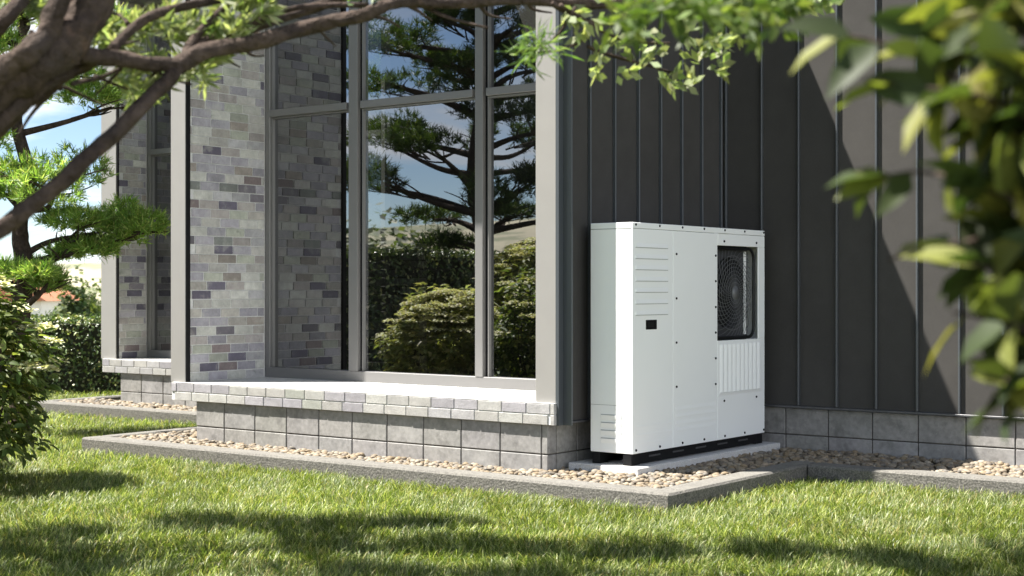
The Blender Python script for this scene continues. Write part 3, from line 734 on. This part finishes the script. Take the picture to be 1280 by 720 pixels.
# conifer mirrored in the window
b1 = np.array([-11.3, 1.8, -.06]); tr = [b1, b1 + [.1, 0, 1.2], b1 + [-.1, .1, 2.6], b1 + [.12, .05, 4], b1 + [0, 0, 5.6], b1 + [.1, 0, 6.6]]
r_ = np.random.default_rng(5); pd = []
for k in range(58):
    z = 1.6 + 4.9 * (k / 58) ** .9; a = k * 2.4; q = (2.3 - .26 * z) * r_.uniform(.2, 1.2)
    pd.append((b1 + [q * math.cos(a), q * math.sin(a), z + r_.uniform(-.1, .3)], r_.uniform(.26, .62), r_.uniform(.12, .36)))
pine('pine_tree', b1, tr, pd, 'tall dark conifer seen only as the reflection in the window', 31, nt=150, rad0=.15, nl=.10, nw=.011, per=12, colr=((.035, .06, .015), (.08, .11, .03)))
# canopy pine that shades the near lawn, above the frame
b2 = W(6.6, -4.6, 0); tr = [b2, b2 + [.2, .1, 1.2], b2 + [.5, .3, 2.4], b2 + [.9, .7, 3.3]]
pd = []
for (f_, rt, z, rx) in [(7.45, -3.15, 3.0, .36), (7.35, -2.6, 2.95, .36), (7.3, -2.1, 3.0, .26), (6.75, -2.5, 2.95, .36), (6.65, -1.85, 2.9, .34), (6.6, -1.25, 2.95, .36), (6.5, -.6, 2.9, .34), (6.4, .05, 2.95, .38), (6.45, .65, 2.95, .34), (5.9, -2.4, 2.9, .42), (5.85, -1.5, 2.9, .42), (5.8, -.6, 2.9, .42), (5.8, .3, 2.9, .42), (6.9, -4.0, 3.0, .4), (6.2, -3.4, 3.0, .5), (5.9, -4.2, 3.0, .5)]:
    pd.append((W(f_, rt, z), rx, .18))
pine('pine_tree', b2, tr, pd, 'spreading garden pine whose canopy shades the near lawn', 41, nt=190, rad0=.09, per=14, nl=.09, nw=.012)

# ------------------------------------------------------------------ foreground branches
def needle_fan(c, axis, n, L, w, r, col, alt, spread=.6, ln=.09):
    """needles along a short twig"""
    t = r.random(n); p = np.array(c) + np.outer(t * ln, axis); d = unit(np.array(axis) * .9 + r.normal(0, spread, (n, 3)))
    return leaves(p, d, rdir(n, r), L * r.uniform(.7, 1.15, n), w, jcol(col, n, r, .22, .08, alt, .3), 'diamond')
fb = P(-330, 760, 2.9); fb[2] = 0
fg = thing('garden_pine', fb, 'out of focus foreground pine with reddish brown branches across the top left', 'tree')
r = np.random.default_rng(77)
tk = MB(); D1 = 3.0
tk.tube(spline([fb, P(-300, 520, 2.95), P(-200, 300, 2.95), P(-90, 170, 3.0), P(0, 108, 3.0), P(48, 78, 3.0), P(96, 38, 3.05), P(128, -22, 3.1), P(190, -140, 3.2), P(260, -300, 3.4)], 7),
        np.interp(np.linspace(0, 1, 64), [0, .3, .45, .7, 1], [.13, .07, .046, .040, .030]), 14, wob=.13)
tk.build('trunk', M['bark'], fg, True)
bm = MB()
def br(pts, r0, r1, n=7, wob=.12): 
    q = spline([P(*p) for p in pts], 6); bm.tube(q, np.linspace(r0, r1, len(q)), n, wob=wob)
br([(-40, 310, 2.9), (30, 265, 2.95), (90, 215, 3.0), (150, 160, 3.1), (205, 105, 3.2), (222, 84, 3.25)], .018, .017, 9)
br([(222, 84, 3.25), (250, 66, 3.3), (330, 50, 3.4), (400, 30, 3.5), (450, 20, 3.5), (500, 2, 3.55), (560, 4, 3.6), (640, 0, 3.7), (760, 5, 3.8), (900, 2, 3.9), (1060, -10, 4.0)], .020, .011, 9)
br([(100, 68, 3.05), (150, 74, 3.15), (195, 80, 3.2), (235, 78, 3.28), (300, 40, 3.5), (390, 10, 3.6), (470, -20, 3.6)], .019, .012, 8)
br([(-20, 170, 3.1), (30, 125, 3.05), (58, 60, 3.05), (92, -10, 3.1)], .022, .022, 9)
br([(-20, 50, 3.3), (10, 20, 3.3), (40, -20, 3.4)], .02, .02)
br([(0, 140, 3.2), (50, 120, 3.2), (75, 100, 3.2), (112, 80, 3.2)], .016, .011)
br([(140, 62, 3.2), (180, 25, 3.3), (240, 6, 3.4), (330, -10, 3.5)], .012, .010)
br([(230, 75, 3.3), (245, 45, 3.35), (290, 0, 3.4)], .012, .008)
br([(245, 55, 3.35), (300, 36, 3.45), (370, 10, 3.5), (460, 6, 3.6)], .010, .006)
br([(90, 105, 3.1), (130, 95, 3.2), (160, 80, 3.2)], .006, .003, 6)
br([(530, 8, 3.6), (560, 22, 3.6), (610, 35, 3.6)], .006, .003, 6)
br([(690, 4, 3.7), (720, 22, 3.75), (760, 30, 3.8), (800, 28, 3.8)], .007, .003, 6)
br([(700, 6, 3.7), (735, 28, 3.75), (780, 50, 3.8), (838, 54, 3.8)], .006, .003, 6)
br([(735, 28, 3.75), (728, 50, 3.75), (700, 62, 3.7), (672, 66, 3.7)], .005, .003, 6)
br([(735, 58, 3.75), (760, 68, 3.8), (810, 82, 3.85), (858, 96, 3.85)], .005, .003, 6)
br([(720, 8, 3.7), (700, 40, 3.7), (682, 56, 3.7)], .004, .002, 6)
br([(900, 0, 3.9), (930, 8, 3.9), (955, 8, 3.9)], .004, .003, 6)
br([(-60, 150, 2.95), (0, 92, 2.95), (40, 62, 2.95), (60, 40, 2.98), (78, -10, 3.0), (110, -80, 3.1)], .026, .020, 9)
br([(-60, 215, 3.0), (0, 152, 3.0), (45, 112, 3.05), (85, 88, 3.1), (130, 70, 3.15)], .020, .013, 8)
for (x0, y0, x1, y1) in ((110, 72, 175, 50), (150, 76, 120, 118), (200, 80, 165, 118), (235, 76, 205, 40), (260, 62, 300, 84), (300, 48, 330, 70), (180, 78, 240, 106), (75, 110, 130, 132), (160, 30, 120, 12), (250, 30, 220, 8),
                         (330, 48, 300, 18), (380, 36, 420, 58), (60, 120, 20, 175), (120, 96, 160, 112), (40, 40, 10, 70), (450, 20, 500, 34), (600, 6, 640, 24), (510, 6, 540, 26), (660, 2, 690, 16)):
    d_ = 3.15 + .0012 * x0; k1 = r.normal(0, 6, 2); br([(x0, y0, d_), ((x0 * .6 + x1 * .4) + k1[0], (y0 * .6 + y1 * .4) + k1[1], d_ + .05), (x1, y1, d_ + .1)], .0065, .002, 6)
bm.build('branches', M['bark'], fg, True)
parts = []
LG = (.18, .215, .10); LA = (.33, .36, .21); DG = (.09, .14, .03)
def fan_at(px, py, d, n=14, L=.05, w=.009, col=LG, alt=LA, jit=14, m=7, up=.5, spread=.45):
    for k in range(m):
        c = P(px + r.normal(0, jit), py + r.normal(0, jit * .55), d + r.normal(0, .05)); ax = unit(r.normal(0, .6, 3) + [0, 0, up] + [RT[0] * .5, RT[1] * .5, 0])
        parts.append(needle_fan(c, ax, n, L, w, r, col, alt, spread, .05))
for (x, y) in ((120, 55), (150, 62), (180, 45), (200, 38), (165, 95), (145, 108), (205, 100), (225, 52), (240, 40), (262, 65), (285, 50), (255, 85), (300, 20), (322, 15), (135, 40), (60, 25), (20, 12)):
    fan_at(x, y, 3.45, m=6, n=22, jit=11)
for (x, y) in ((275, 8), (330, 4), (100, 20), (60, 8), (440, 2)): fan_at(x, y, 3.4, m=4, n=18, jit=12, col=DG, alt=LG)
for (x, y) in ((660, 60), (672, 52), (652, 70), (682, 62), (668, 40)): fan_at(x, y, 3.7, n=12, L=.055, w=.005, col=(.12, .19, .06), alt=(.2, .27, .1), m=3, jit=6, up=0, spread=.8)
for (x, y) in ((742, 60), (748, 78), (768, 92), (790, 84), (815, 75), (833, 98), (838, 104), (868, 72), (878, 85), (868, 105), (895, 90), (775, 66), (800, 60), (740, 84)):
    fan_at(x, y, 3.8, n=6, L=.038, w=.020, jit=5, m=2, up=.3, spread=.5)
for x in range(770, 1010, 15): fan_at(x, 10 + r.normal(0, 5), 2.3, n=7, L=.035, w=.013, col=(.07, .11, .025), alt=(.14, .18, .05), jit=9, m=5, up=-.2, spread=.6)
for (x, y) in ((845, 32), (820, 48), (905, 30), (925, 18), (700, 12), (735, 25), (880, 48), (760, 10), (1010, 5), (1030, 2)): fan_at(x, y, 3.7, n=7, L=.045, w=.022, jit=6, m=3, up=-.2)
lmesh('foliage', parts, M['needle'], fg)

# right foreground shrub with broad leaves
r = np.random.default_rng(99)
rb = P(1420, 800, 1.9); rb[2] = 0
rs = thing('broadleaf_shrub', rb, 'out of focus broad leaved shrub with yellow green leaves at the right edge', 'shrub')
bm = MB(); cs = []; ds = []
def twig(pts, r0, nl, sp=.03):
    q = spline([P(p[0], p[1], p[2] * .79) for p in pts], 6); bm.tube(q, np.linspace(r0, .0015, len(q)), 6)
    for k in range(int(nl * 1.25)):
        i = int(r.uniform(.2, 1) * (len(q) - 2)); t = unit(q[i + 1] - q[i]); dd = unit(t * .55 + r.normal(0, .65, 3) + [0, 0, -.1]); cs.append(q[i]); ds.append(dd)
root = (1420, 620, 1.9)
for (x, y, d, n_) in [(1210, 20, 1.75, 26), (1120, 60, 1.8, 16), (1160, 110, 1.7, 24), (1230, 150, 1.75, 30), (1200, 230, 1.7, 24), (1245, 280, 1.8, 26), (1215, 330, 1.75, 18), (1190, 390, 1.8, 11),
                      (1250, 400, 1.7, 18), (1230, 470, 1.75, 14), (1260, 90, 1.65, 26), (1280, 200, 1.8, 24), (1130, 20, 1.9, 12), (1270, 330, 1.9, 18), (1290, 450, 1.8, 14), (1180, 0, 1.8, 20), (1265, -30, 1.8, 24), (1330, 60, 1.7, 20), (1340, 300, 1.7, 20)]:
    twig([(1400 + r.uniform(-20, 30), y + 190, 1.9), (1340, y + 90 + r.uniform(-20, 20), d + .05), ((x + 1340) / 2, y + 20, d), (x, y, d)], .006, n_)
twig([(1200, 100, 1.75), (1120, 60, 1.8), (1060, 45, 1.82), (1040, 40, 1.82)], .003, 5)
twig([(1200, 130, 1.75), (1150, 110, 1.8), (1080, 100, 1.82)], .003, 4)
twig([(1220, 230, 1.75), (1150, 215, 1.8), (1090, 225, 1.82)], .003, 5)
twig([(1220, 300, 1.75), (1160, 310, 1.8), (1110, 325, 1.82)], .003, 2)
bm.build('stem', M['bark'], rs, True)
cs = np.array(cs); ds = np.array(ds); n = len(cs)
nr = unit(np.array([-.25, -.1, .9]) + r.normal(0, .5, (n, 3)))
V = leaves(cs, unit(ds), nr, .066 * r.uniform(.6, 1.2, n), .036 * r.uniform(.7, 1.2, n), jcol((.036, .052, .016), n, r, .35, .1, (.15, .16, .035), .34), 'leaf', .18)
lmesh('foliage', [V], M['leaf'], rs)

# ------------------------------------------------------------------ distance
dh = P(20, 400, 62); gx = RT; 
hs = thing('distant_house', (dh[0], dh[1], -2.6), 'distant white house with red tiled roof beyond the low hedge', 'house')
def obox(c, hw, hd, z0, z1, mb, ang=0):
    ex = np.array([math.cos(th + ang), math.sin(th + ang)]); ey = np.array([-ex[1], ex[0]])
    V = [(*(c[:2] + ex * sx * hw + ey * sy * hd), z) for z in (z0, z1) for sx, sy in ((-1, -1), (1, -1), (1, 1), (-1, 1))]
    mb.add(V, [(0, 3, 2, 1), (4, 5, 6, 7), (0, 1, 5, 4), (1, 2, 6, 5), (2, 3, 7, 6), (3, 0, 4, 7)]); return ex, ey
mb = MB(); ex, ey = obox(dh, 1.75, 2.2, -2.6, .74, mb); wl = mb.build('wall', M['render'], hs)
mb = MB(); V = []
for s_ in (-1, 1):
    for (a, z) in ((-2.05, .66), (2.05, .66), (0, 2.0)): V.append((*(dh[:2] + ex * (a) + ey * s_ * 2.5), z))
mb.add(V, [(0, 1, 2), (3, 5, 4), (0, 3, 4, 1), (1, 4, 5, 2), (0, 2, 5, 3)]); mb.build('roof', M['tile'], hs)
for a in (-.9, .3):
    mb = MB(); obox(dh + np.array([*(ex * (a + .5) - ey * 2.205), 0]), .3, .03, -.9, .1, mb); mb.build('window', M['darkm'], hs)
def far_tree(px, d, top, wd, seed, label, name='distant_tree', zb=-2.6):
    r = np.random.default_rng(seed); c = P(px, 361, d); hh = top - zb; o = thing(name, (c[0], c[1], zb), label, 'tree', 'trees in the distance')
    MB().tube([(c[0], c[1], zb), (c[0], c[1], zb + hh * .6)], [.16, .07], 7).build('trunk', M['bark'], o)
    n = 2600; dd = rdir(n, r); q = r.random(n) ** .4; lump = 1 + .2 * np.sin(dd[:, 0] * 4 + seed) + .18 * np.sin(dd[:, 1] * 5 + seed * 2) + .15 * np.sin(dd[:, 2] * 6 + seed)
    pos = np.c_[c[0] + dd[:, 0] * wd * q * lump, c[1] + dd[:, 1] * wd * q * lump, zb + hh * .58 + dd[:, 2] * hh * .40 * q * lump]; nr = unit(dd + r.normal(0, .5, (n, 3)) + [0, 0, .4]); d_ = unit(np.cross(nr, rdir(n, r)))
    lmesh('crown', [leaves(pos, d_, nr, .24, .17, jcol((.06, .09, .03), n, r, .3, .1, (.12, .15, .05), .3), 'diamond')], M['leaf'], o)
far_tree(92, 56, 1.45, 1.0, 1, 'rounded dark tree beyond the hedge between the distant house and the far bay')
far_tree(-60, 50, 2.2, 1.6, 2, 'broad tree beyond the hedge, out of frame left of the distant house')
far_tree(118, 75, 1.3, 1.6, 3, 'pale small tree beyond the hedge just left of the far bay')
for k, (x, y, t_, wd) in enumerate([(-32, -18, 3.6, 2.4), (-40, -30, 3.8, 3.0), (-28, -30, 3.2, 2.6), (-22, -40, 3.4, 3)]):
    r_ = np.array([x, y]); d = float(r_ @ FW); 
    o = None
    rr_ = np.random.default_rng(50 + k); o = thing('garden_tree', (x, y, -2.6), ['rounded tree far off in the reflection, left of the mirrored conifer', 'second rounded tree far off in the reflection', 'broad tree on the slope seen in the reflection', 'farthest tree on the slope in the reflection'][k], 'tree', 'trees on the slope behind the camera')
    MB().tube([(x, y, -2.6), (x, y, 1)], [.2, .08], 7).build('trunk', M['bark'], o)
    n = 2600; dd = rdir(n, rr_); q = rr_.random(n) ** .4; lump = 1 + .2 * np.sin(dd[:, 0] * 4 + k) + .18 * np.sin(dd[:, 1] * 5 + k)
    pos = np.c_[x + dd[:, 0] * wd * q * lump, y + dd[:, 1] * wd * q * lump, t_ * .3 + dd[:, 2] * t_ * .6 * q * lump]; nr = unit(dd + rr_.normal(0, .5, (n, 3)) + [0, 0, .4])
    lmesh('crown', [leaves(pos, unit(np.cross(nr, rdir(n, rr_))), nr, .3, .22, jcol((.06, .085, .03), n, rr_, .3, .1, (.12, .14, .05), .3), 'diamond')], M['leaf'], o)

# ------------------------------------------------------------------ grass
def grass(seed):
    r = np.random.default_rng(seed)
    def free(x, y):
        k = (x > -8.99) & (x < -4.00) & (y > 6.715) & (y < 12)
        k |= (x >= -4.02) & (y > 8.345); k |= (x > -12.27) & (x < -8.5) & (y > 8.6)
        k |= (x > -12.27) & (y > 9.2)
        return ~k
    Px = []; 
    for (d0, d1, dens, sc) in ((4.6, 7.2, 7500, 1.0), (7.2, 9.8, 6000, 1.0), (9.8, 13, 2600, 1.25), (13, 20, 1100, 1.6)):
        hw = lambda d: .375 * d + .35
        n = int((d1 - d0) * 2 * hw(d1) * dens); f_ = r.uniform(d0, d1, n); t = r.uniform(-hw(d1), hw(d1), n); k = np.abs(t) < hw(f_); f_ = f_[k]; t = t[k]
        x = FW[0] * f_ + RT[0] * t; y = FW[1] * f_ + RT[1] * t; k = free(x, y); Px.append(np.c_[x[k], y[k], np.full(k.sum(), sc)])
    n = 60000; x = r.uniform(-14, -3, n); y = r.uniform(-1, 7, n); k = (y < -.66 * x) & free(x, y); Px.append(np.c_[x[k], y[k], np.full(k.sum(), 1.8)])
    p = np.concatenate(Px); n = len(p); print('blades', n)
    # clumping drives height, lean and colour
    def fld(s, ph): return np.sin(p[:, 0] * s + ph + 1.7 * np.sin(p[:, 1] * s * .7 + ph)) * np.sin(p[:, 1] * s * 1.1 + 2 * ph + 1.3 * np.sin(p[:, 0] * s * .8))
    cl = .5 + .25 * fld(9, 1) + .25 * fld(23, 2)
    L = (.042 + .036 * cl) * r.uniform(.6, 1.25, n); wd = .0034 * p[:, 2] * r.uniform(.7, 1.3, n)
    az = 2.2 * fld(5, 3) + 1.6 * fld(17, 5) + r.normal(0, 1.1, n); lean = r.uniform(.35, 1.25, n) * (.7 + .5 * cl)
    hd = np.c_[np.cos(az), np.sin(az)]; sd_ = np.c_[-np.sin(az), np.cos(az)]
    tw = r.normal(0, .5, n); sd_ = sd_ * np.cos(tw)[:, None] + hd * np.sin(tw)[:, None]
    rows = []
    for k, (t, wf) in enumerate(((0, 1), (.38, .95), (.72, .66), (1, 0))):
        ang = lean * t * 1.25
        hx = L * (np.sin(ang) * t * .92); hz = L * t * np.cos(ang * .75)
        c = np.c_[p[:, 0] + hd[:, 0] * hx, p[:, 1] + hd[:, 1] * hx, hz - .033]
        if wf: rows += [c - np.c_[sd_, np.zeros(n)] * (wd * wf / 2)[:, None], c + np.c_[sd_, np.zeros(n)] * (wd * wf / 2)[:, None]]
        else: rows.append(c)
    V = np.stack(rows, 1).reshape(-1, 3); b = (np.arange(n) * 7)[:, None]
    T = b + [4, 5, 6]; Q = np.concatenate([b + [0, 1, 3, 2], b + [2, 3, 5, 4]])
    base = np.repeat(np.array([[.088, .128, .020]]), n, 0) * r.uniform(.65, 1.3, (n, 1))
    k = r.random(n) < .27; base[k] = np.array([.34, .37, .15]) * r.uniform(.8, 1.2, (k.sum(), 1))
    dry = (r.random(n) < .06 + .10 * np.clip(fld(3.1, 7), 0, 1)); base[dry] = np.array([.34, .29, .12]) * r.uniform(.7, 1.1, (dry.sum(), 1))
    base *= (1 + .14 * fld(2.3, 4))[:, None]
    o = link('grass', npmesh('grass', V, [T, Q], np.concatenate([base, base, base])), M['grass'])
    tag(o, 'thick sunlit green lawn grass in front of the house', 'grass', kind='stuff')
grass(12)
